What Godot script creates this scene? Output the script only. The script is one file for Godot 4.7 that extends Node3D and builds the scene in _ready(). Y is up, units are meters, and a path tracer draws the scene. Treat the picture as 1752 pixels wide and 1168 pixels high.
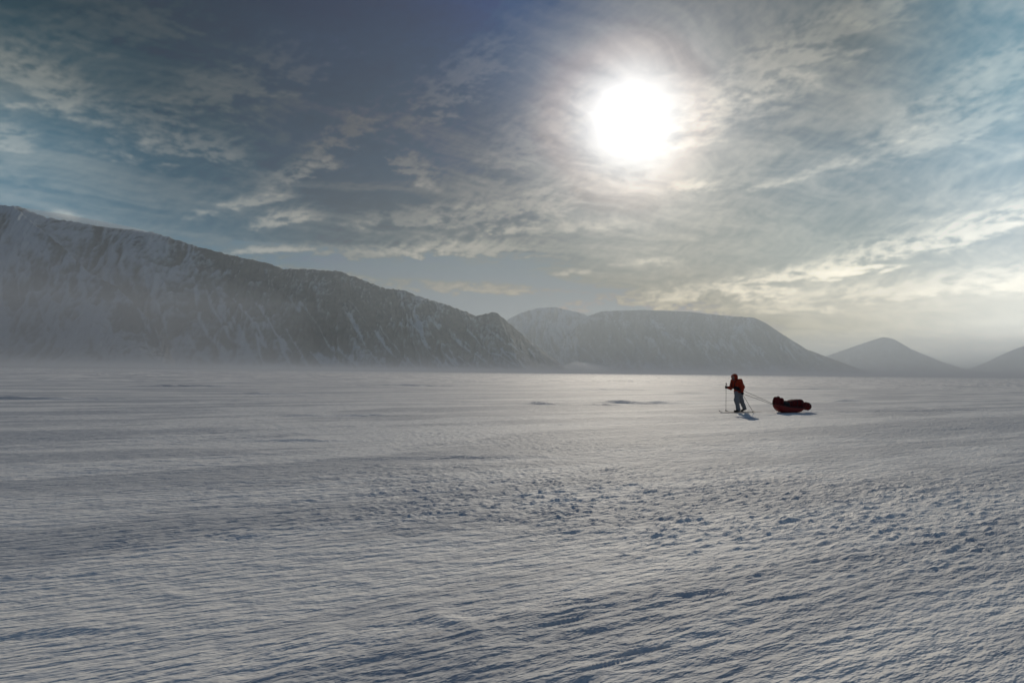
extends Node3D
# A skier hauling a loaded pulk across a wind-packed frozen fjord towards a veiled low sun.

const SUN_AZ := 9.9      # degrees to the right of -Z
const SUN_EL := 20.5
const SUN_ENERGY := 0.95
const FAR_HAZE := 0.00008    # in the bank of haze before the distant mountains
const HAZE := 0.00005       # per metre
const WIND := Vector2(0.85, -0.53)   # direction of the snow ridges in x, z
var rng := RandomNumberGenerator.new()

# ------------------------------------------------------------------ helpers
func noise(s: int, octaves := 1, gain := 0.5) -> FastNoiseLite:
	var n := FastNoiseLite.new()
	n.seed = s
	n.noise_type = FastNoiseLite.TYPE_SIMPLEX_SMOOTH
	n.frequency = 1.0
	n.fractal_type = FastNoiseLite.FRACTAL_FBM if octaves > 1 else FastNoiseLite.FRACTAL_NONE
	n.fractal_octaves = octaves
	n.fractal_gain = gain
	return n

func mat(c: Color, rough := 0.8, spec := 0.4) -> StandardMaterial3D:
	var m := StandardMaterial3D.new()
	m.albedo_color = c.linear_to_srgb()
	m.roughness = rough
	m.metallic_specular = spec
	return m

func obj(called: String, mesh: Mesh, m: Material, parent: Node = self) -> MeshInstance3D:
	var o := MeshInstance3D.new()
	o.name = called
	o.mesh = mesh
	o.material_override = m
	parent.add_child(o, true)
	return o

func tag(o: Node, label: String, category := "", group := "", kind := "") -> void:
	if label: o.set_meta("label", label)
	if category: o.set_meta("category", category)
	if group: o.set_meta("group", group)
	if kind: o.set_meta("kind", kind)

func thing(called: String, label: String, category: String, at: Vector3, group := "") -> Node3D:
	var o := Node3D.new()
	o.name = called
	add_child(o, true)
	o.position = at
	tag(o, label, category, group)
	return o

func parallel(f: Callable, n: int) -> void:
	var id := WorkerThreadPool.add_group_task(f, n, 4, true)
	WorkerThreadPool.wait_for_group_task_completion(id)

func smooth(a: float, b: float, x: float) -> float:
	var t := clampf((x - a) / (b - a), 0.0, 1.0)
	return t * t * (3.0 - 2.0 * t)

# ------------------------------------------------------------------ sky
const SKY_GAIN := 1.25      # the sky's own brightness over its picture values at the exposure below
const SKY_W := 4096
const SKY_H := 1024     # the upper half
const SKY_AZ := [-180.0, -135.0, -90.0, -55.0, -37.0, -26.6, -14.0, 0.0, 14.0, 26.6, 37.0, 55.0, 90.0, 135.0, 180.0]
const SKY_EL := [0.0, 5.0, 10.0, 15.0, 20.0, 25.0, 30.0, 45.0, 90.0]
var sky_back := [[138,150,160],[130,144,156],[114,130,146],[100,118,136],[88,106,126],[78,96,118],[72,90,114],[66,82,106],[60,76,98]]
var sky_cols := {
	-90.0: [[142,156,164],[135,150,160],[120,137,149],[106,123,137],[98,116,130],[82,100,116],[72,90,110],[58,78,108],[60,76,98]],
	-55.0: [[146,162,168],[140,157,166],[130,149,161],[114,134,146],[88,105,114],[68,84,94],[58,74,88],[52,70,98],[60,76,98]],
	-37.0: [[140,155,160],[135,152,160],[124,145,157],[110,131,142],[78,94,101],[54,68,76],[47,61,73],[48,66,96],[60,76,98]],
	-26.6: [[130,140,145],[122,135,142],[106,122,132],[88,103,113],[67,80,89],[54,66,77],[46,58,74],[46,64,96],[60,76,98]],
	-14.0: [[135,138,138],[126,130,131],[110,117,121],[91,98,106],[76,82,92],[58,70,92],[36,54,88],[44,62,98],[60,76,98]],
	0.0: [[160,156,148],[150,148,143],[130,133,133],[119,122,126],[97,103,116],[78,91,114],[60,80,116],[48,68,104],[60,76,98]],
	14.0: [[185,180,168],[178,174,164],[168,167,160],[166,165,160],[150,152,153],[128,131,135],[98,104,112],[58,76,106],[60,76,98]],
	26.6: [[224,220,208],[216,212,200],[166,173,171],[153,163,167],[140,146,148],[122,127,127],[103,111,117],[60,80,108],[60,76,98]],
	37.0: [[240,239,232],[234,233,224],[190,200,203],[170,188,196],[149,172,181],[123,149,162],[103,131,146],[62,84,112],[60,76,98]],
	55.0: [[226,229,228],[220,224,223],[185,198,204],[162,179,189],[140,160,172],[118,140,154],[98,120,138],[62,84,112],[60,76,98]],
	90.0: [[185,195,200],[178,190,197],[155,170,180],[132,150,163],[112,132,148],[96,116,134],[82,102,122],[60,82,112],[60,76,98]],
}
# azimuth, elevation, half length, half width (degrees), tilt, strength
const CLOUDS := [
	[-21.6, 12.9, 3.6, 0.55, 16, 0.9], [-17.2, 15.6, 3.6, 0.9, 22, 0.75], [-14.4, 18.6, 4.2, 1.2, 42, 0.6], [-18.5, 11.9, 2.7, 0.65, 14, 1.1], [-19.4, 9.5, 3.2, 0.35, 6, 0.9],
	[-8.4, 16.5, 2.4, 1.1, -25, 0.65], [-12.5, 9.6, 7.8, 0.6, 4, 0.6], [-3.8, 10.2, 6.5, 0.75, 1, 0.6], [-25.5, 16.4, 4.2, 1.1, 8, 0.65], [-35.3, 19.0, 4.4, 1.7, -12, 0.8],
	[-37.1, 15.6, 2.0, 1.0, -20, 0.6], [-8.8, 12.7, 5.4, 0.8, 10, 0.55], [0.1, 13.4, 7.4, 1.5, 14, 0.5], [-33.6, 10.7, 0.9, 0.35, 0, 0.8], [14.9, 15.0, 2.1, 0.5, -2, 0.6],
	[20.9, 14.7, 2.2, 0.32, 8, 0.45], [25.1, 15.7, 2.2, 0.35, 10, 0.4], [11.3, 9.1, 2.9, 0.4, 0, 0.4], [5.3, 8.4, 1.6, 0.22, 0, 0.5], [-3.8, 6.9, 9.0, 0.6, -2, 0.6],
	[28.2, 8.8, 14.0, 1.0, 11, 0.35], [35.7, 10.8, 10.8, 1.3, 12, 0.4], [20.0, 7.4, 13.0, 0.6, 6, 0.35], [30.2, 6.2, 17.2, 1.0, 4, 0.3], [22.3, 23.6, 13.0, 1.8, 22, 0.4],
	[33.1, 17.0, 6.9, 1.2, 12, 0.35], [35.9, 20.4, 7.4, 1.2, 20, 0.3], [-22.6, 21.1, 9.8, 2.0, 25, 0.5], [-5.0, 23.2, 5.9, 2.0, 35, 0.5], [3.6, 12.0, 7.4, 0.5, 2, 0.45], [12.2, 5.9, 11.8, 0.6, 3, 0.3],
	[-30.0, 24.0, 8.0, 1.6, 18, 0.35], [2.0, 19.5, 6.0, 2.2, 28, 0.35], [17.0, 20.0, 8.0, 1.5, 14, 0.35], [-15.5, 7.8, 5.0, 0.3, -3, 0.7]]
var sky_base: PackedFloat32Array
var sky_rows := []
var cloud_trig := []
var nz := {}

func sky_control(az: float, el: float) -> Vector3:
	var i := 0
	while i < SKY_AZ.size() - 2 and az > SKY_AZ[i + 1]: i += 1
	var j := 0
	while j < SKY_EL.size() - 2 and el > SKY_EL[j + 1]: j += 1
	var tx: float = (az - SKY_AZ[i]) / (SKY_AZ[i + 1] - SKY_AZ[i])
	var ty: float = (el - SKY_EL[j]) / (SKY_EL[j + 1] - SKY_EL[j])
	tx = tx * tx * (3.0 - 2.0 * tx) * 0.5 + tx * 0.5
	ty = ty * ty * (3.0 - 2.0 * ty) * 0.5 + ty * 0.5
	var c := []
	for k in [[i, j], [i + 1, j], [i, j + 1], [i + 1, j + 1]]:
		var a: float = SKY_AZ[k[0]]
		var v: Array = sky_cols[a][k[1]] if sky_cols.has(a) else sky_back[k[1]]
		var l := Color8(v[0], v[1], v[2]).srgb_to_linear()
		c.append(Vector3(l.r, l.g, l.b))
	return c[0].lerp(c[1], tx).lerp(c[2].lerp(c[3], tx), ty)

func sky_row(y: int) -> void:
	var el := 90.0 - (y + 0.5) / SKY_H * 90.0
	var row := PackedFloat32Array()
	row.resize(SKY_W * 3)
	var er := deg_to_rad(el)
	var ce := cos(er)
	var se := sin(er)
	var high: FastNoiseLite = nz.high
	var wisp: FastNoiseLite = nz.wisp
	var warp: FastNoiseLite = nz.warp
	var s_az := deg_to_rad(SUN_AZ)
	var s_el := deg_to_rad(SUN_EL)
	var sun := Vector3(sin(s_az) * cos(s_el), sin(s_el), -cos(s_az) * cos(s_el))
	var far_path := clampf(750.0 / maxf(tan(er), 0.02) - 4500.0, 0.0, 10000.0)
	var through := maxf(exp(-HAZE * 855.0 / maxf(se, 0.02) - FAR_HAZE * far_path), 0.28)
	var least := Vector3(0.22, 0.24, 0.26).lerp(Vector3(0.08, 0.3, 0.55), smooth(9.0, 18.0, el))
	var air_tint := Vector3(0.97, 0.97, 0.95)
	for x in SKY_W:
		var az := (x + 0.5) / SKY_W * 360.0
		if az > 180.0: az -= 360.0
		var b := (y * SKY_W + (x + SKY_W / 2) % SKY_W) * 3
		var c := Vector3(sky_base[b], sky_base[b + 1], sky_base[b + 2])
		var lum := c.x * 0.25 + c.y * 0.65 + c.z * 0.1
		var d := Vector3(sin(deg_to_rad(az)) * ce, se, -cos(deg_to_rad(az)) * ce)
		# thin layer seen in perspective on a flat cloud base
		var p := Vector2(d.x, d.z) / (d.y + 0.06)
		var q := Vector2(p.x * 0.83 - p.y * 0.56, p.x * 0.56 + p.y * 0.83)
		var wx := warp.get_noise_2d(p.x * 0.9, p.y * 0.9)
		var wy := warp.get_noise_2d(p.x * 0.9 + 40.0, p.y * 0.9)
		var n := high.get_noise_2d(q.x * 0.9 + wx * 0.5, q.y * 1.9 + wy * 0.6)
		var fine := wisp.get_noise_2d(q.x * 3.0 + wx * 1.5, q.y * 7.0 + wy * 1.2)
		var veil := smooth(-0.35, 0.55, n + fine * 0.35)
		var thread := wisp.get_noise_2d(q.x * 8.0 + wx * 3.0, q.y * 19.0 + wy * 2.0)
		var k := (veil - 0.42) * 0.55 + fine * 0.16 + thread * (0.07 + 0.16 * veil)
		if absf(az) < 62.0 and el < 40.0:
			var rag := wisp.get_noise_2d(az * 0.16 + wx * 0.5, el * 0.75 + wy * 0.5)
			var rag2 := wisp.get_noise_2d(az * 0.55 + 9.0, el * 1.7 + 31.0)
			var rag3 := wisp.get_noise_2d((az * 0.9 + el * 0.42) * 0.55 + wx, (el * 0.9 - az * 0.42) * 1.4 + wy)
			var body := 0.0
			for i in CLOUDS.size():
				var t: Array = CLOUDS[i]
				var dx: float = az - t[0]
				var dy: float = el - t[1]
				if absf(dx) < t[2] * 2.2 and absf(dy) < t[2] * 2.2:
					var g: Vector2 = cloud_trig[i]
					var u: float = (dx * g.x + dy * g.y) / t[2] + rag2 * 0.25
					var v: float = (-dx * g.y + dy * g.x) / t[3] + rag * 1.1 + rag2 * 0.4
					v *= 0.8 if v > 0.0 else 1.25
					var e := u * u + v * v
					if e < 4.0:
						body += t[5] * smooth(0.06, 0.95, exp(-e * 1.0) * (0.85 + 0.9 * rag + 0.8 * rag2 + 0.6 * rag3))
			k = k * (0.75 - 0.35 * smooth(4.0, 12.0, absf(el - 20.0))) * (1.0 - 0.5 * smooth(5.0, 25.0, az) * smooth(18.0, 8.0, el)) + body * 1.25 + rag3 * 0.20 * smooth(3.0, 12.0, el)
		c += Vector3(0.86, 0.74, 0.56) * lum * k
		# the sun behind the veil: a white core, a pale corona with a faint warm rim
		var ang := rad_to_deg(d.angle_to(sun))
		if ang < 40.0:
			var a := ang * (1.0 + 0.10 * (n * 1.2 + fine * 0.5) * smooth(0.5, 4.0, ang)) * (1.0 + 0.10 * smooth(-3.0, 3.0, az - SUN_AZ + (el - SUN_EL)))
			var core := (0.78 * exp(-pow(a / 3.5, 2.0)) + 0.42 * exp(-pow(a / 6.8, 2.0))) * (1.0 + (0.5 * n + 0.45 * fine) * smooth(1.5, 5.0, ang)) + 0.24 * exp(-a / 4.0)
			c += Vector3(1.0, 0.965, 0.92) * core
			c += Vector3(0.05, 0.015, 0.0) * exp(-pow((a - 5.8) / 1.6, 2.0))
		# that is the sky as seen through the low haze; beyond the haze it is what is left of it
		c = ((c - air_tint * (0.16 * SUN_ENERGY * 0.75 / pow(1.25 - d.dot(sun), 1.5) + 0.05) * (1.0 - through)) / through).max(c * least)
		c *= SKY_GAIN
		row[x * 3] = maxf(c.x, 0.004)
		row[x * 3 + 1] = maxf(c.y, 0.006)
		row[x * 3 + 2] = maxf(c.z, 0.008)
	sky_rows[y] = row

func make_sky() -> Sky:
	var small := Image.create_empty(512, 128, false, Image.FORMAT_RGBF)
	for y in 128:
		for x in 512:
			var c := sky_control((x + 0.5) / 512.0 * 360.0 - 180.0, 90.0 - (y + 0.5) / 128.0 * 90.0)
			small.set_pixel(x, y, Color(c.x, c.y, c.z))
	small.resize(SKY_W, SKY_H, Image.INTERPOLATE_CUBIC)
	sky_base = small.get_data().to_float32_array()
	for t in CLOUDS: cloud_trig.append(Vector2(cos(deg_to_rad(t[4])), sin(deg_to_rad(t[4]))))
	nz.high = noise(11, 5, 0.55)
	nz.wisp = noise(23, 5, 0.6)
	nz.warp = noise(37, 3)
	sky_rows.resize(SKY_H)
	parallel(sky_row, SKY_H)
	var data := PackedFloat32Array()
	for y in SKY_H: data.append_array(sky_rows[y])
	var low := PackedFloat32Array()
	low.resize(SKY_W * SKY_H * 3)
	low.fill(0.3)
	data.append_array(low)
	var im := Image.create_from_data(SKY_W, SKY_H * 2, false, Image.FORMAT_RGBF, data.to_byte_array())
	var pm := PanoramaSkyMaterial.new()
	pm.panorama = ImageTexture.create_from_image(im)
	var s := Sky.new()
	s.sky_material = pm
	return s

# ------------------------------------------------------------------ the snow plain
const R_STEP := 0.006
# x, z, half length, half width, height of single drifts and wind-cut ridges
const DRIFTS := [
	[1.4, -33.8, 1.6, 0.35, 0.17], [6.9, -37.0, 2.6, 0.5, 0.22], [4.6, -34.6, 1.4, 0.25, 0.10], [-23.5, -33.9, 5.5, 0.5, 0.16], [-29.0, -61.0, 5.0, 0.8, 0.24], [21.0, -132.0, 14.0, 2.0, 0.5],
	[20.4, -41.6, 1.6, 0.4, 0.15], [0.8, -6.95, 0.5, 0.06, 0.03], [1.35, -6.75, 0.3, 0.05, 0.02], [-2.7, -4.27, 1.1, 0.12, 0.025], [90.0, -129.0, 16.0, 2.0, 0.5], [-60.0, -90.0, 9.0, 1.2, 0.3],
	[-12.0, -75.0, 7.0, 1.0, 0.28], [10.0, -66.0, 5.0, 0.8, 0.2], [35.0, -80.0, 6.0, 1.0, 0.2], [-5.0, -110.0, 9.0, 1.4, 0.35], [-90.0, -160.0, 16.0, 2.0, 0.5], [3.2, -5.1, 0.35, 0.07, 0.012],
	[4.1, -5.8, 0.5, 0.08, 0.015], [-4.8, -15.5, 1.6, 0.2, 0.06], [14.0, -55.0, 3.0, 0.6, 0.14], [-16.0, -45.0, 4.0, 0.5, 0.14], [-1.2, -12.6, 2.4, 0.3, 0.07], [-6.0, -24.0, 3.4, 0.4, 0.1]]

func patch(x: float, z: float, cx: float, cz: float, rx: float, rz: float, w: float) -> float:
	var e := Vector2((x - cx) / rx, (z - cz) / rz).length()
	return smooth(1.35, 0.55, e + w)

func snow_height(x: float, z: float, r: float) -> float:
	var al := x * WIND.x + z * WIND.y
	var ac := -x * WIND.y + z * WIND.x
	var big: FastNoiseLite = nz.big
	var one: FastNoiseLite = nz.one
	var two: FastNoiseLite = nz.two
	var h := 0.05 * big.get_noise_2d(x * 0.035, z * 0.035)
	h += 0.05 * one.get_noise_2d(al * 0.035, ac * 0.16) * smooth(900.0, 100.0, r)
	if r > 400.0:
		return h + 0.35 * big.get_noise_2d(al * 0.004, ac * 0.02) * smooth(400.0, 900.0, r)
	var w := one.get_noise_2d(x * 0.35 + 7.0, z * 0.35) * 0.35
	var pocks := patch(x, z, 3.6, -8.8, 6.4, 3.4, w)
	var rough := maxf(patch(x, z, 0.4, -16.3, 4.8, 2.9, w), 0.7 * patch(x, z, -7.0, -30.0, 9.0, 4.0, w))
	var calm := patch(x, z, -0.6, -12.5, 4.2, 0.9, w)
	var drift := smooth(-0.2, 0.3, two.get_noise_2d(al * 0.10 + 3.0, ac * 0.42))
	# wind ripples, sharp-crested, steeper on the lee side
	var f := clampf((0.22 / (r * R_STEP) - 1.6) / 2.0, 0.0, 1.0)
	var bend := two.get_noise_2d(x * 0.6, z * 0.6)
	var ripple_share := (0.12 + 0.88 * drift) * (1.0 - 0.75 * pocks) * (1.0 - 0.85 * calm)
	if f > 0.0:
		var n1 := one.get_noise_2d(al * 0.6 + bend * 0.3, ac * 6.0 + bend * 0.6)
		var n2 := two.get_noise_2d(al * 1.1, ac * 12.0 + bend)
		h += f * ripple_share * (0.031 * (0.55 - sqrt(n1 * n1 + 0.012)) + 0.008 * n2)
	# larger streaks that stay readable further out
	var f2 := clampf((0.9 / (r * R_STEP) - 1.6) / 2.0, 0.0, 1.0)
	if f2 > 0.0:
		var n3 := two.get_noise_2d(al * 0.2 + bend * 0.3, ac * 1.05)
		h += f2 * (0.046 * (0.45 - sqrt(n3 * n3 + 0.015))) * (0.35 + 0.65 * drift) * (1.0 - 0.8 * calm)
	var f3 := clampf((0.25 / (r * R_STEP) - 1.6) / 2.0, 0.0, 1.0)
	if f3 > 0.0 and (pocks > 0.0 or rough > 0.0):
		var n4 := one.get_noise_2d(al * 2.1 + 5.0, ac * 7.5)
		var n5 := two.get_noise_2d(al * 6.0, ac * 10.0)
		var lump := maxf(n4 + 0.4 * n5 + 0.35 * bend + 0.4 * w + 0.05, 0.0)
		h += f3 * maxf(pocks, rough) * (0.029 * lump + 0.005 * n5)
	# the trough and the ski marks pressed by the pulk and the skier, running back the way they came
	var along := (x - SLED.x) * 0.954 - (z - SLED.z) * 0.30
	var beside := absf((x - SLED.x) * 0.30 + (z - SLED.z) * 0.954)
	if along > 0.0 and along < 70.0 and beside < 0.6:
		h += (-0.03 * smooth(0.3, 0.2, beside) + 0.02 * smooth(0.24, 0.32, beside) * smooth(0.55, 0.36, beside)) * smooth(0.0, 1.0, along) * smooth(70.0, 30.0, along)
	for t in DRIFTS:
		var dx: float = x - t[0]
		var dz: float = z - t[1]
		if absf(dx) < t[2] * 2.4 and absf(dz) < t[2] * 2.4:
			var u: float = (dx * 0.985 - dz * 0.17) / t[2]
			var v: float = (dx * 0.17 + dz * 0.985) / t[3] + w * 1.2 + bend * 0.5
			if absf(u) < 2.2:
				h += t[4] * exp(-u * u * 1.5) * (smooth(1.0, -0.1, v) if v > -0.1 else exp((v + 0.1) * 0.35)) * (0.75 + 0.5 * bend)
	return h

var g_az := PackedFloat32Array()
var g_r := PackedFloat32Array()
var g_pos := []
var g_nrm := []
var g_col := []
var g_uv := []

func ground_row(i: int) -> void:
	var n := g_az.size()
	var v := PackedVector3Array()
	var c := PackedColorArray()
	var t := PackedVector2Array()
	v.resize(n)
	c.resize(n)
	t.resize(n)
	var r := g_r[i]
	var two: FastNoiseLite = nz.two
	var one: FastNoiseLite = nz.one
	for j in n:
		var a := g_az[j]
		var x := sin(a) * r
		var z := -cos(a) * r
		v[j] = Vector3(x, snow_height(x, z, r), z)
		var al := x * WIND.x + z * WIND.y
		var ac := -x * WIND.y + z * WIND.x
		# old glazed crust and fresher packed drift lie in streaks
		var crust := smooth(-0.3, 0.4, two.get_noise_2d(al * 0.05, ac * 0.3) + 0.5 * one.get_noise_2d(al * 0.3, ac * 1.6))
		c[j] = Color(0.45, 0.465, 0.485).lerp(Color(0.69, 0.685, 0.67), crust)
		t[j] = Vector2(al / 9.0, ac / 3.0)
	g_pos[i] = v
	g_col[i] = c
	g_uv[i] = t

func ground_normals(i: int) -> void:
	var n := g_az.size()
	var m := PackedVector3Array()
	m.resize(n)
	var here: PackedVector3Array = g_pos[i]
	var a: PackedVector3Array = g_pos[maxi(i - 1, 0)]
	var b: PackedVector3Array = g_pos[mini(i + 1, g_r.size() - 1)]
	for j in n:
		var d := b[j] - a[j]
		var e := here[(j + 1) % n] - here[(j + n - 1) % n]
		var c := e.cross(d).normalized()
		m[j] = c if c.y > 0.0 else -c
	g_nrm[i] = m

func build_ground() -> void:
	nz.big = noise(5, 3)
	nz.one = noise(61, 2)
	nz.two = noise(83, 2)
	var a := -180.0
	while a < 180.0:
		g_az.append(deg_to_rad(a))
		a += 0.1 if absf(a) < 46.0 else (1.0 if absf(a) < 60.0 else 4.0)
	var r := 0.8
	while r < 48000.0:
		g_r.append(r)
		r *= 1.0 + (0.0045 if r < 10.0 else (0.0065 if r < 100.0 else 0.03))
	var rows := g_r.size()
	var n := g_az.size()
	for l in [g_pos, g_nrm, g_col, g_uv]: l.resize(rows)
	parallel(ground_row, rows)
	parallel(ground_normals, rows)
	var arrays := []
	arrays.resize(Mesh.ARRAY_MAX)
	var v := PackedVector3Array()
	var m := PackedVector3Array()
	var c := PackedColorArray()
	var t := PackedVector2Array()
	for i in rows:
		v.append_array(g_pos[i])
		m.append_array(g_nrm[i])
		c.append_array(g_col[i])
		t.append_array(g_uv[i])
	v.append(Vector3(0, snow_height(0, 0, 0.5), 0))
	m.append(Vector3.UP)
	c.append(Color(0.66, 0.67, 0.7))
	t.append(Vector2.ZERO)
	var idx := PackedInt32Array()
	idx.resize((rows - 1) * n * 6 + n * 3)
	var k := 0
	for i in rows - 1:
		for j in n:
			var j2 := (j + 1) % n
			var p := i * n + j
			var q := i * n + j2
			idx[k] = p
			idx[k + 1] = p + n
			idx[k + 2] = q
			idx[k + 3] = q
			idx[k + 4] = p + n
			idx[k + 5] = q + n
			k += 6
	for j in n:
		idx[k] = rows * n
		idx[k + 1] = j
		idx[k + 2] = (j + 1) % n
		k += 3
	arrays[Mesh.ARRAY_VERTEX] = v
	arrays[Mesh.ARRAY_NORMAL] = m
	arrays[Mesh.ARRAY_COLOR] = c
	arrays[Mesh.ARRAY_TEX_UV] = t
	arrays[Mesh.ARRAY_INDEX] = idx
	var mesh := ArrayMesh.new()
	mesh.add_surface_from_arrays(Mesh.PRIMITIVE_TRIANGLES, arrays)
	var sm := mat(Color(1, 1, 1), 0.74, 0.36)
	sm.vertex_color_use_as_albedo = true
	var g := noise(7, 6, 0.62)
	g.frequency = 0.02
	var im := g.get_seamless_image(1024, 1024, false, false, 0.1)
	sm.heightmap_enabled = true
	sm.heightmap_texture = ImageTexture.create_from_image(im)
	sm.heightmap_scale = 4.0
	var o := obj("snow_plain", mesh, sm)
	tag(o, "wide plain of wind-packed grey-white snow with ripples and pocked crust", "snow", "", "structure")

func ground_at(x: float, z: float) -> float:
	return snow_height(x, z, Vector2(x, z).length())

# ------------------------------------------------------------------ mountains
# ridge: crest points in metres; face: horizontal direction the visible flank runs down; snowy: share of snow from the first crest point to the last
func mountain(called: String, label: String, ridge: Array, face: Vector2, cot: float, cols: int, rows: int, s: int, snowy: Array, rugged: float, cap := 0.0, cap_end := 2.0) -> void:
	var pts := []
	for p in ridge: pts.append(Vector3(p[0], p[1], p[2]))
	var length := 0.0
	var cum := [0.0]
	for i in range(1, pts.size()):
		length += Vector2(pts[i].x - pts[i - 1].x, pts[i].z - pts[i - 1].z).length()
		cum.append(length)
	var big := noise(s, 4)
	var gul := noise(s + 1, 3)
	var det := noise(s + 2, 5, 0.6)
	var back := 14
	var total := rows + back
	var high := 0.0
	for p in pts: high = maxf(high, p.y)
	var grid := PackedVector3Array()
	grid.resize(cols * total)
	var snow := PackedFloat32Array()
	snow.resize(cols * total)
	var k := 0
	for i in cols:
		var at: float = length * i / (cols - 1)
		while k < pts.size() - 2 and at > cum[k + 1]: k += 1
		var f: float = (at - cum[k]) / (cum[k + 1] - cum[k])
		var crest: Vector3 = pts[k].lerp(pts[k + 1], f)
		crest.y += det.get_noise_1d(at / (high * 0.05)) * high * 0.012 * rugged
		var h := maxf(crest.y, 1.0)
		var sn: float = lerpf(snowy[0], snowy[1], float(i) / (cols - 1))
		for j in total:
			var t := float(j - back) / (rows - 1)     # 0 at the crest, 1 at the foot, below 0 behind
			var out := t * (h * cot + high * 0.12) if t >= 0.0 else t * (h * 1.3 + 20.0)
			var px := crest.x + face.x * out
			var pz := crest.z + face.y * out
			var y := 0.0
			var mask := 0.0
			if t >= 0.0:
				var win := sin(PI * minf(t, 1.0)) * 0.8 + 0.2 * smooth(0.0, 0.1, t) * (1.0 - t)
				var wave := big.get_noise_2d(at / (high * 0.55), t * 1.1)
				var cut := gul.get_noise_2d(at / (high * 0.17) + wave * 1.2 + t * 1.2, t * 1.5)
				var fine := det.get_noise_2d(at / (high * 0.032) + t * 9.0, out / (high * 0.075))
				y = h * pow(1.0 - t, 1.22) + win * h * (0.10 * wave + 0.085 * (0.35 - absf(cut)) * rugged + 0.028 * fine * rugged)
				# rock where ribs stand out, snow in gullies, on the fans at the foot and on the cap
				mask = sn + 1.5 * (0.2 - absf(cut)) + fine * 0.6 + 0.6 * wave + 0.25 * det.get_noise_2d(at / (high * 0.4), y / (high * 0.04))
				mask += 0.5 * smooth(0.72, 1.0, t) + cap * smooth(0.46, 0.22, t + 0.12 * fine) * smooth(cap_end, cap_end - 0.08, float(i) / cols + 0.15 * wave)
				var channel := absf(gul.get_noise_2d(at / (high * 0.3) - t * 1.7 + 4.0, t * 0.7))
				mask += 0.75 * smooth(0.10, 0.02, channel) * smooth(0.15, 0.5, t)
				y = maxf(y, -6.0) - 8.0 * smooth(0.9, 1.0, t)
			else:
				y = h * (1.0 + t)
				mask = sn + 0.3
			grid[i * total + j] = Vector3(px, y, pz)
			snow[i * total + j] = smooth(0.1, 0.9, mask)
	var st := SurfaceTool.new()
	st.begin(Mesh.PRIMITIVE_TRIANGLES)
	st.set_smooth_group(0)
	for i in grid.size():
		var m := snow[i]
		var tone := 0.11 + 0.04 * det.get_noise_2d(grid[i].x / 60.0, grid[i].y / 40.0)
		st.set_color(Color(tone * 1.05, tone, tone * 0.93).lerp(Color(0.37, 0.39, 0.415), m))
		st.add_vertex(grid[i])
	var flip := face.x * 0.0 + face.y > 0.0
	for i in cols - 1:
		for j in total - 1:
			var p := i * total + j
			for q in ([p, p + total, p + 1, p + 1, p + total, p + total + 1] if flip else [p, p + 1, p + total, p + 1, p + total + 1, p + total]):
				st.add_index(q)
	st.generate_normals()
	var mm := mat(Color(1, 1, 1), 0.9, 0.25)
	mm.vertex_color_use_as_albedo = true
	tag(obj(called, st.commit(), mm), label, "mountain", "", "structure")

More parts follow.
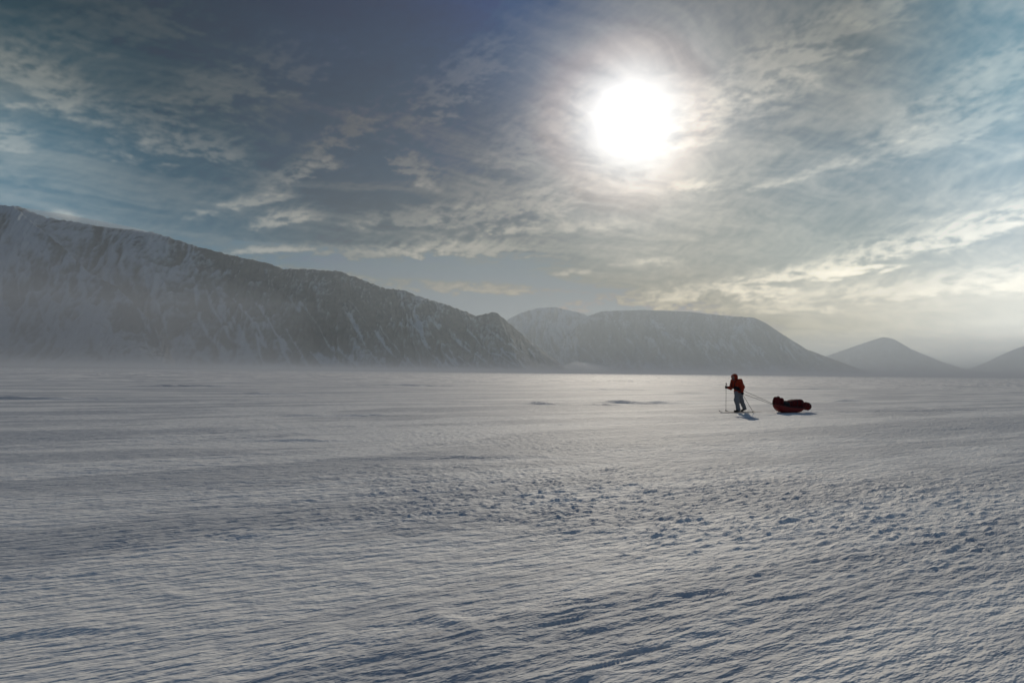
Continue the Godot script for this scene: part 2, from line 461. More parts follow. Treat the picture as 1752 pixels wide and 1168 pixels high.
func build_mountains() -> void:
	mountain("mountain_ridge", "long dark rocky mountain ridge falling towards the flat ice behind a snowy spur",
		[[-3143,852,-3500],[-2779,841,-3500],[-2604,846,-3550],[-2482,799,-3600],[-2230,773,-3700],[-2010,764,-3800],[-1842,712,-3900],[-1646,673,-4000],[-1474,647,-4150],[-1419,626,-4200],[-1323,643,-4300],[-1139,652,-4450],[-1034,618,-4500],[-858,558,-4600],[-755,563,-4700],[-640,521,-4750],[-486,484,-4850],[-325,436,-4950],[-264,411,-5000],[-158,446,-5050],[-116,445,-5080],[-28,377,-5150],[108,268,-5250],[294,137,-5350],[464,20,-5450],[586,-16,-5500]],
		Vector2(0.30, 0.954), 1.25, 760, 150, 301, [0.16, -0.04], 1.0, 0.55, 0.36)
	mountain("mountain_spur", "steep mottled rock and snow spur standing in front of the long ridge",
		[[-2899,626,-2950],[-2589,713,-3000],[-2382,731,-3000],[-2278,722,-3000],[-2206,710,-2990],[-2091,624,-2960],[-1919,502,-2920],[-1803,409,-2880],[-1647,337,-2830],[-1484,216,-2760],[-1344,70,-2680],[-1240,-60,-2600]],
		Vector2(0.35, 0.937), 1.1, 420, 130, 411, [0.85, 0.50], 1.0, 0.0)
	mountain("snow_peak", "pale hazy snow peak rising behind the flat-topped mountain",
		[[-401,262,-8390],[-46,662,-8390],[97,735,-8390],[313,796,-8390],[529,812,-8390],[781,758,-8390],[961,708,-8390],[1322,568,-8390],[1753,284,-8390]],
		Vector2(0.0, 1.0), 1.5, 200, 60, 501, [0.25, 0.35], 0.8, 0.4)
	mountain("table_mountain", "hazy grey flat-topped mountain across the fjord with a long right shoulder",
		[[319,26,-8372],[594,268,-8249],[747,537,-8003],[883,669,-8003],[1055,733,-8003],[1536,752,-8003],[2085,736,-8003],[2536,703,-8126],[2885,686,-8126],[3025,624,-8126],[3257,491,-8187],[3563,320,-8249],[3902,220,-8372],[4321,96,-8495],[4678,5,-8618]],
		Vector2(-0.05, 0.999), 1.4, 320, 80, 601, [0.02, 0.0], 0.8, 0.15)
	mountain("low_foothill", "low snow-streaked foothill at the foot of the flat-topped mountain",
		[[301,-12,-6460],[467,66,-6460],[604,107,-6460],[770,97,-6460],[910,60,-6460],[1130,2,-6460]],
		Vector2(0.0, 1.0), 9.0, 120, 40, 701, [0.7, 0.8], 0.7, 0.3)
	mountain("pointed_peak", "faint pointed peak nearly lost in the bright haze",
		[[5798,-2,-14592],[6550,355,-14592],[7052,535,-14592],[7555,716,-14592],[7957,846,-14592],[8182,797,-14592],[8552,589,-14592],[9174,332,-14592],[10043,67,-14592],[10290,-30,-14592]],
		Vector2(-0.3, 0.954), 1.5, 160, 50, 801, [0.1, 0.1], 0.9, 0.1)
	mountain("far_mountain", "faintest far mountain flank beyond the pointed peak",
		[[11428,-86,-18445],[12223,174,-18445],[12859,417,-18445],[13338,659,-18445],[13848,854,-18445],[14935,961,-18445],[16204,983,-18445],[17766,768,-18445]],
		Vector2(-0.5, 0.866), 1.5, 120, 50, 901, [0.1, 0.1], 0.9, 0.1)

# ------------------------------------------------------------------ drifting snow and low haze
func fog(called: String, label: String, at: Vector3, size: Vector3, density: float, shape: int, turn := 0.0, tilt := 0.0) -> void:
	var f := FogVolume.new()
	f.name = called
	f.shape = shape
	f.size = size
	f.position = at
	f.rotation = Vector3(0, turn, tilt)
	var m := FogMaterial.new()
	m.albedo = Color(0.94, 0.965, 1.0)
	m.density = density
	f.material = m
	add_child(f, true)
	tag(f, label, "haze", "", "stuff")

func build_air() -> void:
	fog("ground_drift", "thin veil of drifting snow blowing low across the far plain", Vector3(1500, 5, -3400), Vector3(15000, 15, 6400), 0.0009, RenderingServer.FOG_VOLUME_SHAPE_BOX)
	fog("fjord_haze", "pale haze filling the far end of the frozen fjord before the distant mountains", Vector3(3500, 360, -9700), Vector3(24000, 780, 10400), FAR_HAZE, RenderingServer.FOG_VOLUME_SHAPE_BOX)
	fog("veil_mist", "mist of blown snow before the foot of the long ridge, thickened to lighten its left end", Vector3(-3000, 130, -1800), Vector3(4400, 300, 2100), 0.00045, RenderingServer.FOG_VOLUME_SHAPE_BOX)  # mist box thickened and kept to the left, standing in for lens veil
	fog("spindrift", "bright plume of snow blowing off the crest of the long ridge", Vector3(-2330, 795, -3660), Vector3(760, 34, 160), 0.008, RenderingServer.FOG_VOLUME_SHAPE_ELLIPSOID, 0.38, -0.12)

# ------------------------------------------------------------------ bodies from distance fields
func field(bones: Array, k: float, lo: Vector3, n: Vector3i, cell: float) -> PackedFloat32Array:
	var f := PackedFloat32Array()
	f.resize(n.x * n.y * n.z)
	f.fill(1.0)
	for b in bones:
		var a: Vector3 = b[0]
		var ra: float = b[1]
		var c: Vector3 = b[2]
		var rc: float = b[3]
		var ab := c - a
		var l2 := maxf(ab.length_squared(), 1e-9)
		var m := maxf(ra, rc) + k + cell * 3.0
		var p0 := (a.min(c) - Vector3.ONE * m - lo) / cell
		var p1 := (a.max(c) + Vector3.ONE * m - lo) / cell
		for z in range(maxi(0, int(p0.z)), mini(n.z, int(p1.z) + 2)):
			for y in range(maxi(0, int(p0.y)), mini(n.y, int(p1.y) + 2)):
				var i := (z * n.y + y) * n.x
				for x in range(maxi(0, int(p0.x)), mini(n.x, int(p1.x) + 2)):
					var p := lo + Vector3(x, y, z) * cell - a
					var t := clampf(p.dot(ab) / l2, 0.0, 1.0)
					var d := (p - ab * t).length() - lerpf(ra, rc, t)
					var e := f[i + x]
					var h := maxf(k - absf(d - e), 0.0) / k
					f[i + x] = minf(d, e) - h * h * k * 0.25
	return f

func nets(f: PackedFloat32Array, lo: Vector3, n: Vector3i, cell: float) -> ArrayMesh:
	var index := PackedInt32Array()
	index.resize(f.size())
	index.fill(-1)
	var sx := 1
	var sy := n.x
	var sz := n.x * n.y
	var corner := [0, sx, sy, sx + sy, sz, sx + sz, sy + sz, sx + sy + sz]
	var edges := [[0, 1], [2, 3], [4, 5], [6, 7], [0, 2], [1, 3], [4, 6], [5, 7], [0, 4], [1, 5], [2, 6], [3, 7]]
	var v := PackedVector3Array()
	var nm := PackedVector3Array()
	for z in n.z - 1:
		for y in n.y - 1:
			for x in n.x - 1:
				var i := x + y * sy + z * sz
				var inside := 0
				for c in 8:
					if f[i + corner[c]] < 0.0: inside += 1
				if inside == 0 or inside == 8: continue
				var sum := Vector3.ZERO
				var count := 0
				for e in edges:
					var d0 := f[i + corner[e[0]]]
					var d1 := f[i + corner[e[1]]]
					if (d0 < 0.0) != (d1 < 0.0):
						var t := d0 / (d0 - d1)
						var a := Vector3(e[0] & 1, (e[0] >> 1) & 1, e[0] >> 2)
						var b := Vector3(e[1] & 1, (e[1] >> 1) & 1, e[1] >> 2)
						sum += a.lerp(b, t)
						count += 1
				index[i] = v.size()
				v.append(lo + (Vector3(x, y, z) + sum / count) * cell)
				nm.append(Vector3(
					f[i + 1] + f[i + corner[3]] + f[i + corner[5]] + f[i + corner[7]] - f[i] - f[i + corner[2]] - f[i + corner[4]] - f[i + corner[6]],
					f[i + sy] + f[i + corner[3]] + f[i + corner[6]] + f[i + corner[7]] - f[i] - f[i + corner[1]] - f[i + corner[4]] - f[i + corner[5]],
					f[i + sz] + f[i + corner[5]] + f[i + corner[6]] + f[i + corner[7]] - f[i] - f[i + corner[1]] - f[i + corner[2]] - f[i + corner[3]]).normalized())
	var idx := PackedInt32Array()
	for z in range(1, n.z - 1):
		for y in range(1, n.y - 1):
			for x in range(1, n.x - 1):
				var i := x + y * sy + z * sz
				for ax in 3:
					var step: int = [sx, sy, sz][ax]
					var in0 := f[i] < 0.0
					if in0 == (f[i + step] < 0.0): continue
					var u: int = [sy, sz, sx][ax]
					var w: int = [sz, sx, sy][ax]
					var q := [index[i], index[i - u], index[i - u - w], index[i - w]]
					if q.min() < 0: continue
					for t in ([0, 2, 1, 0, 3, 2] if in0 else [0, 1, 2, 0, 2, 3]): idx.append(q[t])
	var a := []
	a.resize(Mesh.ARRAY_MAX)
	a[Mesh.ARRAY_VERTEX] = v
	a[Mesh.ARRAY_NORMAL] = nm
	a[Mesh.ARRAY_INDEX] = idx
	var mesh := ArrayMesh.new()
	if v.size(): mesh.add_surface_from_arrays(Mesh.PRIMITIVE_TRIANGLES, a)
	return mesh

func blob(bones: Array, k: float, cell: float, wrinkle := 0.0, wave := 0.08, cut := {}) -> ArrayMesh:
	var lo := Vector3.ONE * 1e6
	var hi := -lo
	for b in bones:
		var m: Vector3 = Vector3.ONE * (maxf(b[1], b[3]) + k * 0.5 + cell * 3.0)
		lo = lo.min(b[0] - m).min(b[2] - m)
		hi = hi.max(b[0] + m).max(b[2] + m)
	var n := Vector3i((hi - lo) / cell) + Vector3i.ONE * 2
	var f := field(bones, k, lo, n, cell)
	if wrinkle > 0.0 or not cut.is_empty():
		var w := noise(404, 3)
		for z in n.z:
			for y in n.y:
				for x in n.x:
					var i := x + n.x * (y + n.y * z)
					if f[i] > 0.06 or f[i] < -0.06 and cut.is_empty(): continue
					var p := lo + Vector3(x, y, z) * cell
					if wrinkle > 0.0: f[i] += wrinkle * w.get_noise_3d(p.x / wave, p.y / wave * 1.6, p.z / wave)
					if not cut.is_empty(): f[i] = carve(cut, p, f[i])
	return nets(f, lo, n, cell)

func carve(cut: Dictionary, p: Vector3, d: float) -> float:
	match cut.kind:
		"hem":      # the jacket ends in a straight hem above the thighs
			return maxf(d, 0.835 - p.y + (p.x - 0.05) * 0.12) if absf(p.x - 0.05) < 0.22 and p.y < 1.0 and p.z < 0.19 else d
		"hollow":   # the opening of the hood
			return maxf(d, 0.105 - p.distance_to(cut.at))
		"belt":     # a band round the waist
			return maxf(d - 0.012, absf(p.y - 0.985 - (p.x - 0.05) * -0.25) - 0.035)
		"strip":    # a band across the load
			return maxf(d - 0.012, absf(p.x - cut.x) - cut.half)
	return d

func bone(a: Vector3, ra: float, b: Vector3, rb: float) -> Array:
	return [a, ra, b, rb]

func tube(pts: Array, radii: Array, sides := 8) -> ArrayMesh:
	var st := SurfaceTool.new()
	st.begin(Mesh.PRIMITIVE_TRIANGLES)
	st.set_smooth_group(0)
	var rings := pts.size()
	for i in rings:
		var d: Vector3 = (pts[mini(i + 1, rings - 1)] - pts[maxi(i - 1, 0)]).normalized()
		var s := d.cross(Vector3.UP if absf(d.y) < 0.9 else Vector3.RIGHT).normalized()
		var u := s.cross(d)
		for j in sides:
			var t := TAU * j / sides
			st.add_vertex(pts[i] + (s * cos(t) + u * sin(t)) * radii[i])
	for i in rings - 1:
		for j in sides:
			var a := i * sides + j
			var b := i * sides + (j + 1) % sides
			for q in [a, b, a + sides, b, b + sides, a + sides]: st.add_index(q)
	for e in [0, rings - 1]:
		st.add_vertex(pts[e])
		var c: int = rings * sides + (0 if e == 0 else 1)
		for j in sides:
			var a: int = e * sides + j
			var b: int = e * sides + (j + 1) % sides
			for q in ([c, b, a] if e == 0 else [c, a, b]): st.add_index(q)
	st.generate_normals()
	return st.commit()

# ------------------------------------------------------------------ the skier
const SKIER := Vector3(9.57, 0, -29.0)
const SKIER_TURN := -0.3187
const HEADING := Vector3(-0.81, 0, 0.58)     # in the skier's own axes

func glove_bones(c: Vector3, axis: Vector3, wrist: Vector3) -> Array:
	var d := (c - wrist)
	d = (d - axis * d.dot(axis)).normalized()
	var s := axis.cross(d).normalized()
	var palm := c - d * 0.042
	var out := [bone(wrist, 0.043, palm, 0.04), bone(palm + axis * 0.03 + s * 0.012, 0.024, palm - axis * 0.034 + s * 0.012, 0.022)]
	for k in 4:
		var o: Vector3 = axis * (0.036 - 0.024 * k)
		var l: float = [0.95, 1.05, 1.0, 0.82][k]
		var p := [c + o - d * 0.034 + s * 0.026, c + o + d * 0.004 * l + s * 0.036, c + o + d * 0.032 * l + s * 0.016, c + o + d * 0.026 * l - s * 0.016 * l]
		for i in 3: out.append(bone(p[i], 0.0135, p[i + 1], 0.012))
	out.append(bone(palm + axis * 0.03 - s * 0.012, 0.018, c + axis * 0.045 - s * 0.03 - d * 0.008, 0.015))
	out.append(bone(c + axis * 0.045 - s * 0.03 - d * 0.008, 0.015, c + axis * 0.052 - s * 0.018 + d * 0.022, 0.012))
	return out

func ski_pole(label: String, base: Vector3, top: Vector3, frame: Transform3D) -> void:
	var o := thing("ski_pole", label, "ski pole", frame * base)
	var to := frame.basis * (top - base)
	var up := to.normalized()
	obj("shaft", tube([up * 0.03, to * 0.9], [0.0075, 0.009]), mat(Color(0.05, 0.05, 0.055), 0.4, 0.5), o)
	obj("grip", tube([to * 0.88, to * 0.9, to * 0.96, to * 0.99, to], [0.012, 0.017, 0.016, 0.02, 0.013]), mat(Color(0.015, 0.015, 0.015), 0.7), o)
	obj("tip", tube([Vector3.ZERO, up * 0.04], [0.003, 0.008]), mat(Color(0.3, 0.3, 0.3), 0.35), o)
	obj("basket", tube([up * 0.055, up * 0.062, up * 0.074], [0.052, 0.055, 0.012], 14), mat(Color(0.02, 0.02, 0.022), 0.6), o)
	var side := up.cross(Vector3(0.3, 0, 1)).normalized()
	var loop := []
	for i in 9:
		var t := PI * i / 8.0
		loop.append(to * 0.985 - up * sin(t) * 0.13 + side * (0.02 + 0.03 * sin(t)))
	var rr := []
	rr.resize(9)
	rr.fill(0.006)
	obj("wrist_strap", tube(loop, rr, 6), mat(Color(0.02, 0.02, 0.02), 0.9), o)

func ski(label: String, foot: Vector3, frame: Transform3D) -> void:
	# foot: the middle of the boot on the ski, in the skier's axes
	var at := frame * foot
	at.y = 0.0
	var dir := (frame.basis * HEADING).normalized()
	var side := dir.cross(Vector3.UP).normalized()
	var o := thing("ski", label, "ski", Vector3(at.x, ground_at(at.x, at.z), at.z), "skis under the skier")
	var st := SurfaceTool.new()
	st.begin(Mesh.PRIMITIVE_TRIANGLES)
	st.set_smooth_group(-1)
	var prev := []
	for i in 41:
		var s := -0.88 + 1.78 * i / 40.0
		var lift := 0.0
		if s > 0.66: lift = pow((s - 0.66) / 0.24, 2.0) * 0.095
		if s < -0.8: lift = pow((-0.8 - s) / 0.08, 2.0) * 0.012
		var half := 0.034 + 0.006 * pow(s / 0.8, 2.0)
		if s > 0.74: half *= sqrt(maxf(1.0 - pow((s - 0.74) / 0.165, 2.0), 0.02))
		var p := dir * s
		var thick := 0.012 + 0.010 * maxf(1.0 - absf(s) / 0.7, 0.0)
		var y := lift + 0.012
		var q := [p + side * half + Vector3.UP * y, p - side * half + Vector3.UP * y, p - side * half + Vector3.UP * (y + thick), p + side * half + Vector3.UP * (y + thick)]
		if i:
			for k in 4:
				var a: Vector3 = prev[k]
				var b: Vector3 = prev[(k + 1) % 4]
				var c: Vector3 = q[k]
				var d: Vector3 = q[(k + 1) % 4]
				for t in [a, c, b, b, c, d]: st.add_vertex(t)
		if i == 0 or i == 40:
			for t in ([q[0], q[1], q[2], q[0], q[2], q[3]] if i == 0 else [q[0], q[2], q[1], q[0], q[3], q[2]]): st.add_vertex(t)
		prev = q
	st.generate_normals()
	obj("runner", st.commit(), mat(Color(0.03, 0.03, 0.035), 0.35, 0.5), o)
	var y := Vector3.UP * 0.034
	var b := blob([bone(dir * 0.12 + side * 0.03 + y, 0.012, dir * 0.12 - side * 0.03 + y, 0.012), bone(dir * 0.12 + y, 0.014, dir * -0.02 + y, 0.01)], 0.02, 0.008)
	obj("binding", b, mat(Color(0.04, 0.04, 0.045), 0.5), o)

func build_skier() -> void:
	var gy := ground_at(SKIER.x, SKIER.z)
	var o := thing("person", "person in orange-red hooded jacket and grey trousers skiing and leaning forward", "person", Vector3(SKIER.x, gy, SKIER.z))
	o.rotation.y = SKIER_TURN
	var frame := Transform3D(Basis(Vector3.UP, SKIER_TURN), Vector3(SKIER.x, gy, SKIER.z))
	var right := Vector3(-0.58, 0, -0.81)
	var pelvis := Vector3(0.05, 0.87, 0.0)
	var chest := Vector3(-0.01, 1.2, 0.02)
	var sh_r := Vector3(-0.165, 1.325, -0.12)
	var sh_l := Vector3(0.125, 1.335, 0.14)
	var neck := Vector3(-0.055, 1.39, 0.035)
	var head := Vector3(-0.105, 1.5, 0.07)
	var el_r := Vector3(-0.255, 1.035, -0.01)
	var wr_r := Vector3(-0.385, 1.05, 0.045)
	var grip_r := Vector3(-0.445, 1.055, 0.06)
	var el_l := Vector3(0.23, 1.09, 0.2)
	var wr_l := Vector3(0.205, 0.885, 0.25)
	var grip_l := Vector3(0.205, 0.82, 0.255)
	var hip_l := Vector3(0.0, 0.84, 0.08)
	var kn_l := Vector3(-0.015, 0.54, 0.15)
	var an_l := Vector3(0.045, 0.13, 0.10)
	var hip_r := Vector3(0.10, 0.84, -0.08)
	var kn_r := Vector3(0.18, 0.475, -0.22)
	var an_r := Vector3(0.30, 0.18, -0.37)
	var face := (HEADING + Vector3(0.1, -0.25, 0.2)).normalized()
	var fr := face.cross(Vector3.UP).normalized()
	var fu := fr.cross(face)
	# the body itself, one surface; head with brow, nose, mouth, chin and ears
	var flesh := [bone(pelvis, 0.13, chest, 0.135), bone(chest, 0.13, neck + Vector3(0, -0.06, 0), 0.09), bone(sh_r, 0.055, sh_l, 0.055), bone(neck, 0.055, head - fu * 0.04, 0.055),
		bone(sh_r, 0.055, el_r, 0.045), bone(el_r, 0.045, wr_r, 0.03), bone(sh_l, 0.055, el_l, 0.045), bone(el_l, 0.045, wr_l, 0.03),
		bone(hip_l, 0.085, kn_l, 0.06), bone(kn_l, 0.06, an_l, 0.04), bone(hip_r, 0.085, kn_r, 0.06), bone(kn_r, 0.06, an_r, 0.04), bone(hip_l, 0.08, hip_r, 0.08),
		bone(head + fu * 0.025 - face * 0.02, 0.085, head + fu * 0.02 + face * 0.012, 0.08), bone(head - fu * 0.035 + face * 0.03, 0.055, head - fu * 0.07 + face * 0.05, 0.035),
		bone(head + face * 0.088 + fu * 0.01, 0.012, head + face * 0.105 - fu * 0.022, 0.014), bone(head + face * 0.082 - fu * 0.052 + fr * 0.02, 0.009, head + face * 0.082 - fu * 0.052 - fr * 0.02, 0.009),
		bone(head + face * 0.075 + fu * 0.028 + fr * 0.045, 0.012, head + face * 0.075 + fu * 0.028 - fr * 0.045, 0.012), bone(head + fr * 0.08, 0.018, head + fr * 0.082 - fu * 0.03, 0.014), bone(head - fr * 0.08, 0.018, head - fr * 0.082 - fu * 0.03, 0.014)]
	obj("body", blob(flesh, 0.035, 0.016), mat(Color(0.32, 0.19, 0.14), 0.6), o)
	for s in [-1.0, 1.0]:
		obj("eye", blob([bone(head + face * 0.073 + fu * 0.008 + fr * 0.032 * s, 0.012, head + face * 0.0735 + fu * 0.008 + fr * 0.032 * s, 0.012)], 0.004, 0.004), mat(Color(0.03, 0.03, 0.03), 0.2), o)
	# jacket
	var red := mat(Color(0.30, 0.030, 0.012), 0.8, 0.25)
	var black := mat(Color(0.012, 0.012, 0.014), 0.8, 0.3)
	var torso := [bone(pelvis + Vector3(0.005, -0.01, 0), 0.185, pelvis + Vector3(0.0, 0.12, 0.01), 0.165), bone(pelvis + Vector3(0.0, 0.12, 0.01), 0.165, chest, 0.175), bone(chest, 0.175, neck + Vector3(0.01, -0.1, -0.01), 0.12),
		bone(sh_r, 0.085, sh_l, 0.085), bone(neck + Vector3(0, -0.06, 0), 0.09, neck, 0.075),
		bone(sh_r, 0.088, el_r, 0.072), bone(el_r, 0.072, wr_r, 0.05), bone(sh_l, 0.09, el_l, 0.075), bone(el_l, 0.075, wr_l, 0.052)]
	var jacket := obj("jacket", blob(torso, 0.06, 0.012, 0.016, 0.085, {"kind": "hem"}), red, o)
	var opening := head + face * 0.135
	obj("hood", blob([bone(head - face * 0.02 + fu * 0.012, 0.128, head + face * 0.03 + fu * 0.01, 0.12), bone(head - fu * 0.08 - face * 0.03, 0.105, neck + Vector3(0.01, -0.02, 0), 0.085)], 0.05, 0.01, 0.008, 0.06, {"kind": "hollow", "at": opening}), red, jacket)
	var belt := obj("harness_belt", blob(torso.slice(0, 3), 0.06, 0.01, 0.0, 0.1, {"kind": "belt"}), black, o)
	obj("pouch", blob([bone(Vector3(-0.045, 1.06, 0.17), 0.055, Vector3(0.035, 1.03, 0.19), 0.06), bone(Vector3(0.0, 1.0, 0.18), 0.055, Vector3(0.05, 0.98, 0.18), 0.055)], 0.03, 0.01), black, belt)
	obj("buckle_strap", tube([Vector3(0.06, 0.95, 0.19), Vector3(0.16, 0.9, 0.16), Vector3(0.215, 0.88, 0.05)], [0.022, 0.022, 0.02]), black, belt)
	for s in [-1.0, 1.0]:
		var out: Vector3 = -right * 0.10 * s
		obj("shoulder_strap", tube([Vector3(0.0, 1.02, 0.02) + HEADING * 0.19 + out * 0.9, chest + HEADING * 0.19 + out, (sh_l + sh_r) * 0.5 + Vector3(0, 0.09, 0) + HEADING * 0.06 + out * 1.1, chest - HEADING * 0.19 + out], [0.016, 0.016, 0.016, 0.016], 6), black, belt)
	obj("neck_gaiter", blob([bone(neck + Vector3(-0.01, 0.0, 0.01), 0.072, head - fu * 0.085 + face * 0.03, 0.066)], 0.03, 0.01, 0.006, 0.05), mat(Color(0.10, 0.12, 0.13), 0.9), o)
	var grey := mat(Color(0.19, 0.187, 0.19), 0.85, 0.3)
	obj("trousers", blob([bone(pelvis + Vector3(0, 0.02, 0), 0.15, pelvis + Vector3(0, -0.04, 0), 0.15), bone(hip_l, 0.115, kn_l, 0.092), bone(kn_l + Vector3(-0.01, 0, 0.01), 0.098, kn_l + Vector3(0.01, -0.1, 0), 0.085), bone(kn_l, 0.09, an_l, 0.088), bone(hip_r, 0.115, kn_r, 0.092), bone(kn_r, 0.092, an_r, 0.08)], 0.05, 0.012, 0.018, 0.09), grey, o)
	for b in [[Vector3(0.085, 0.075, 0.085), Vector3(-0.10, 0.07, 0.215), an_l], [Vector3(0.33, 0.145, -0.405), Vector3(0.185, 0.075, -0.295), an_r]]:
		var hl: Vector3 = b[0]
		var toe: Vector3 = b[1]
		obj("boot", blob([bone(hl, 0.046, toe, 0.04), bone(hl + Vector3(0, 0.02, 0), 0.052, b[2], 0.06), bone(hl.lerp(toe, 0.45) + Vector3(0, 0.02, 0), 0.046, b[2], 0.055)], 0.03, 0.01), black, o)
	var axis_r := Vector3(0.015, 1, 0.0).normalized()
	obj("glove", blob(glove_bones(grip_r, axis_r, wr_r), 0.012, 0.006), black, o)
	var low := Vector3(0.66, 0.0, -0.1)
	var axis_l := (grip_l - low).normalized()
	obj("glove", blob(glove_bones(grip_l, axis_l, wr_l), 0.012, 0.006), black, o)
	ski("dark ski with upturned tip under the skier's forward boot", Vector3(0.0, 0, 0.145), frame)
	ski("dark ski with upturned tip under the skier's trailing boot", Vector3(0.25, 0, -0.345), frame)
	var foot_r := Vector3(grip_r.x - 1.05 * 0.015 + 0.012, 0.0, grip_r.z)
	ski_pole("upright ski pole planted ahead in the skier's raised hand", foot_r, grip_r + axis_r * 0.2, frame)
	ski_pole("slanting ski pole trailing behind the skier from the lowered hand", low, grip_l + axis_l * 0.1, frame)

# ------------------------------------------------------------------ the pulk and its load
const SLED := Vector3(12.26, 0, -29.85)
const SLED_TURN := 0.305

func build_sled() -> void:
	var gy := ground_at(SLED.x, SLED.z)
	var o := thing("pulk_sled", "red plastic pulk sled with upswept bow on the snow behind the skier", "sled", Vector3(SLED.x, gy, SLED.z))
	o.rotation.y = SLED_TURN
	var frame := Transform3D(Basis(Vector3.UP, SLED_TURN), Vector3(SLED.x, gy, SLED.z))
	var red := mat(Color(0.20, 0.012, 0.008), 0.5, 0.4)
	var black := mat(Color(0.012, 0.012, 0.014), 0.7, 0.35)
	# x, half width, keel height, rim height
	var ribs := [[-0.98, 0.07, 0.33, 0.385], [-0.93, 0.13, 0.24, 0.38], [-0.85, 0.18, 0.145, 0.36], [-0.74, 0.215, 0.065, 0.33], [-0.6, 0.24, 0.018, 0.295], [-0.4, 0.25, 0.0, 0.255], [-0.1, 0.255, -0.004, 0.225], [0.2, 0.25, 0.0, 0.205], [0.34, 0.245, 0.035, 0.2], [0.44, 0.235, 0.10, 0.2], [0.5, 0.225, 0.17, 0.205]]
	var st := SurfaceTool.new()
	st.begin(Mesh.PRIMITIVE_TRIANGLES)
	st.set_smooth_group(0)
	var w := 15
	for r in ribs:
		for j in w:
			var t := -1.0 + 2.0 * j / (w - 1.0)
			var y: float = lerpf(r[2], r[3], pow(absf(t), 4.0))
			var z: float = r[1] * (signf(t) * (1.0 - pow(1.0 - absf(t), 1.7)))
			st.add_vertex(Vector3(r[0], y, z))
	for i in ribs.size() - 1:
		for j in w - 1:
			var a := i * w + j
			for q in [a, a + 1, a + w, a + 1, a + w + 1, a + w]: st.add_index(q)
	st.generate_normals()
	obj("hull", st.commit(), red, o)
	for s in [-1.0, 1.0]:
		var pts := []
		var rr := []
		for r in ribs:
			pts.append(Vector3(r[0], r[3], r[1] * s))
			rr.append(0.014)
		obj("gunwale", tube(pts, rr, 8), black, o)
		obj("runner", tube([Vector3(-0.62, 0.026, 0.14 * s), Vector3(-0.4, 0.012, 0.14 * s), Vector3(0.2, 0.012, 0.14 * s), Vector3(0.36, 0.04, 0.14 * s)], [0.012, 0.014, 0.014, 0.01], 6), black, o)
	obj("bow_bar", tube([Vector3(-0.985, 0.385, -0.075), Vector3(-1.0, 0.38, 0.0), Vector3(-0.985, 0.385, 0.075)], [0.014, 0.014, 0.014], 8), black, o)
	obj("stern_board", blob([bone(Vector3(0.46, 0.18, -0.19), 0.03, Vector3(0.46, 0.18, 0.19), 0.03)], 0.01, 0.012), red, o)
	var cover := mat(Color(0.05, 0.006, 0.007), 0.85, 0.3)
	cover.rim_enabled = true
	cover.rim = 0.4
	obj("cover", blob([bone(Vector3(-0.62, 0.28, -0.12), 0.10, Vector3(0.38, 0.2, -0.14), 0.08), bone(Vector3(-0.62, 0.28, 0.12), 0.10, Vector3(0.38, 0.2, 0.14), 0.08), bone(Vector3(-0.8, 0.32, 0.0), 0.09, Vector3(0.4, 0.2, 0.0), 0.09)], 0.06, 0.02, 0.02, 0.12), cover, o)
	var bag := mat(Color(0.10, 0.007, 0.008), 0.8, 0.25)
	var tall := cargo("duffel_bag", "tall dark red duffel bag standing in the bow of the pulk", "bag", frame)
	obj("sack", blob([bone(Vector3(-0.84, 0.42, -0.09), 0.10, Vector3(-0.8, 0.575, -0.08), 0.10), bone(Vector3(-0.84, 0.42, 0.09), 0.10, Vector3(-0.8, 0.585, 0.08), 0.095), bone(Vector3(-0.63, 0.42, -0.06), 0.10, Vector3(-0.6, 0.54, -0.05), 0.09), bone(Vector3(-0.63, 0.42, 0.08), 0.10, Vector3(-0.6, 0.53, 0.07), 0.09)], 0.07, 0.012, 0.022, 0.11), bag, tall)
	obj("carry_handle", tube([Vector3(-0.84, 0.67, 0.03), Vector3(-0.77, 0.70, 0.03), Vector3(-0.67, 0.665, 0.03)], [0.011, 0.012, 0.011], 6), black, tall)
	var sack := cargo("stuff_sack", "black stuff sack wedged behind the tall bag on the pulk", "sack", frame)
	obj("sack_body", blob([bone(Vector3(-0.5, 0.38, 0.1), 0.12, Vector3(-0.36, 0.35, 0.13), 0.11), bone(Vector3(-0.48, 0.38, -0.1), 0.11, Vector3(-0.36, 0.36, -0.1), 0.10)], 0.06, 0.012, 0.02, 0.09), black, sack)
	obj("drawcord", tube([Vector3(-0.30, 0.42, 0.14), Vector3(-0.25, 0.45, 0.15), Vector3(-0.22, 0.43, 0.17)], [0.007, 0.007, 0.006], 6), mat(Color(0.2, 0.2, 0.2)), sack)
	var long_bag := cargo("cargo_bag", "lumpy dark red cargo bag strapped along the middle of the pulk", "bag", frame)
	var lumps := [bone(Vector3(-0.32, 0.37, -0.1), 0.13, Vector3(-0.12, 0.36, -0.1), 0.13), bone(Vector3(-0.3, 0.37, 0.08), 0.13, Vector3(-0.12, 0.36, 0.1), 0.13), bone(Vector3(-0.02, 0.40, -0.09), 0.15, Vector3(0.34, 0.41, -0.08), 0.15), bone(Vector3(-0.02, 0.40, 0.09), 0.15, Vector3(0.34, 0.41, 0.09), 0.155)]
	obj("sack", blob(lumps, 0.05, 0.016, 0.026, 0.12), bag, long_bag)
	for x in [-0.2, 0.08, 0.32]:
		obj("strap", blob(lumps, 0.05, 0.017, 0.0, 0.1, {"kind": "strip", "x": x, "half": 0.018}), black, long_bag)
	var roll := cargo("roll_bag", "round-ended dark red roll bag overhanging the stern of the pulk", "bag", frame)
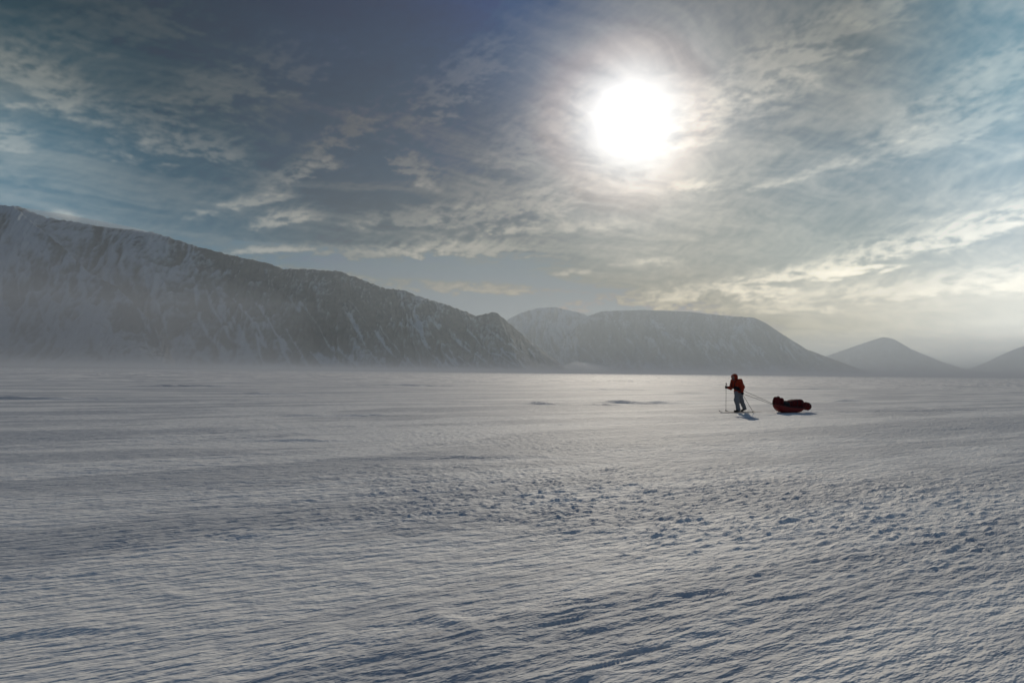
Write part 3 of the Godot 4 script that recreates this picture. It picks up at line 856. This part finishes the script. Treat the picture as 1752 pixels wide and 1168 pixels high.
	var rb := [bone(Vector3(0.5, 0.285, -0.02), 0.15, Vector3(0.68, 0.275, 0.0), 0.16), bone(Vector3(0.68, 0.275, 0.0), 0.16, Vector3(0.80, 0.255, 0.0), 0.165)]
	obj("sack", blob(rb, 0.05, 0.012, 0.018, 0.12), bag, roll)
	obj("end_piping", blob(rb, 0.05, 0.01, 0.0, 0.1, {"kind": "strip", "x": 0.82, "half": 0.014}), black, roll)
	# the two rigid traces from the harness to the bow
	var sk := Transform3D(Basis(Vector3.UP, SKIER_TURN), Vector3(SKIER.x, ground_at(SKIER.x, SKIER.z), SKIER.z))
	var ends := [[Vector3(0.235, 0.935, -0.06), Vector3(-0.93, 0.385, -0.13), "upper thin tow shaft from the skier's hip to the pulk bow"], [Vector3(0.225, 0.80, 0.16), Vector3(-0.86, 0.26, 0.19), "lower thin tow shaft from the skier's hip to the pulk bow"]]
	for e in ends:
		var a: Vector3 = sk * e[0]
		var b: Vector3 = frame * e[1]
		var t := thing("tow_shaft", e[2], "tow shaft", b)
		obj("rod", tube([Vector3.ZERO, a - b], [0.0085, 0.0085]), mat(Color(0.03, 0.03, 0.03), 0.5), t)
		obj("end_clip", tube([(a - b) * 0.985, (a - b) * 1.005], [0.016, 0.014]), black, t)

func cargo(called: String, label: String, category: String, frame: Transform3D) -> Node3D:
	var t := thing(called, label, category, frame.origin, "load on the pulk")
	t.basis = frame.basis
	return t


# ------------------------------------------------------------------ main
func _ready() -> void:
	var cam := Camera3D.new()
	cam.name = "camera"
	cam.position = Vector3(0, 1.6, 0)
	cam.rotation = Vector3(0.04535, 0, 0.0103)
	cam.fov = 53.13
	cam.near = 0.1
	cam.far = 90000.0
	add_child(cam)
	cam.current = true
	var env := Environment.new()
	env.background_mode = Environment.BG_SKY
	env.sky = make_sky()
	env.tonemap_mode = Environment.TONE_MAPPER_LINEAR
	env.tonemap_exposure = 0.8
	env.sdfgi_enabled = true
	env.ssao_enabled = true
	env.ssil_enabled = true
	env.volumetric_fog_enabled = true
	env.volumetric_fog_density = HAZE
	env.volumetric_fog_albedo = Color(0.89, 0.95, 1.0)
	env.volumetric_fog_anisotropy = 0.5
	var we := WorldEnvironment.new()
	we.name = "world"
	we.environment = env
	add_child(we)
	var sun := DirectionalLight3D.new()
	sun.name = "sun"
	sun.rotation = Vector3(-deg_to_rad(SUN_EL), PI - deg_to_rad(SUN_AZ), 0)
	sun.light_energy = SUN_ENERGY
	sun.light_color = Color(1.0, 0.95, 0.87)
	sun.light_angular_distance = 1.0
	sun.shadow_enabled = true
	add_child(sun)
	print("sky ", Time.get_ticks_msec())
	build_ground()
	print("ground ", Time.get_ticks_msec())
	build_mountains()
	print("mountains ", Time.get_ticks_msec())
	build_air()
	build_skier()
	build_sled()
	print("objects ", Time.get_ticks_msec())
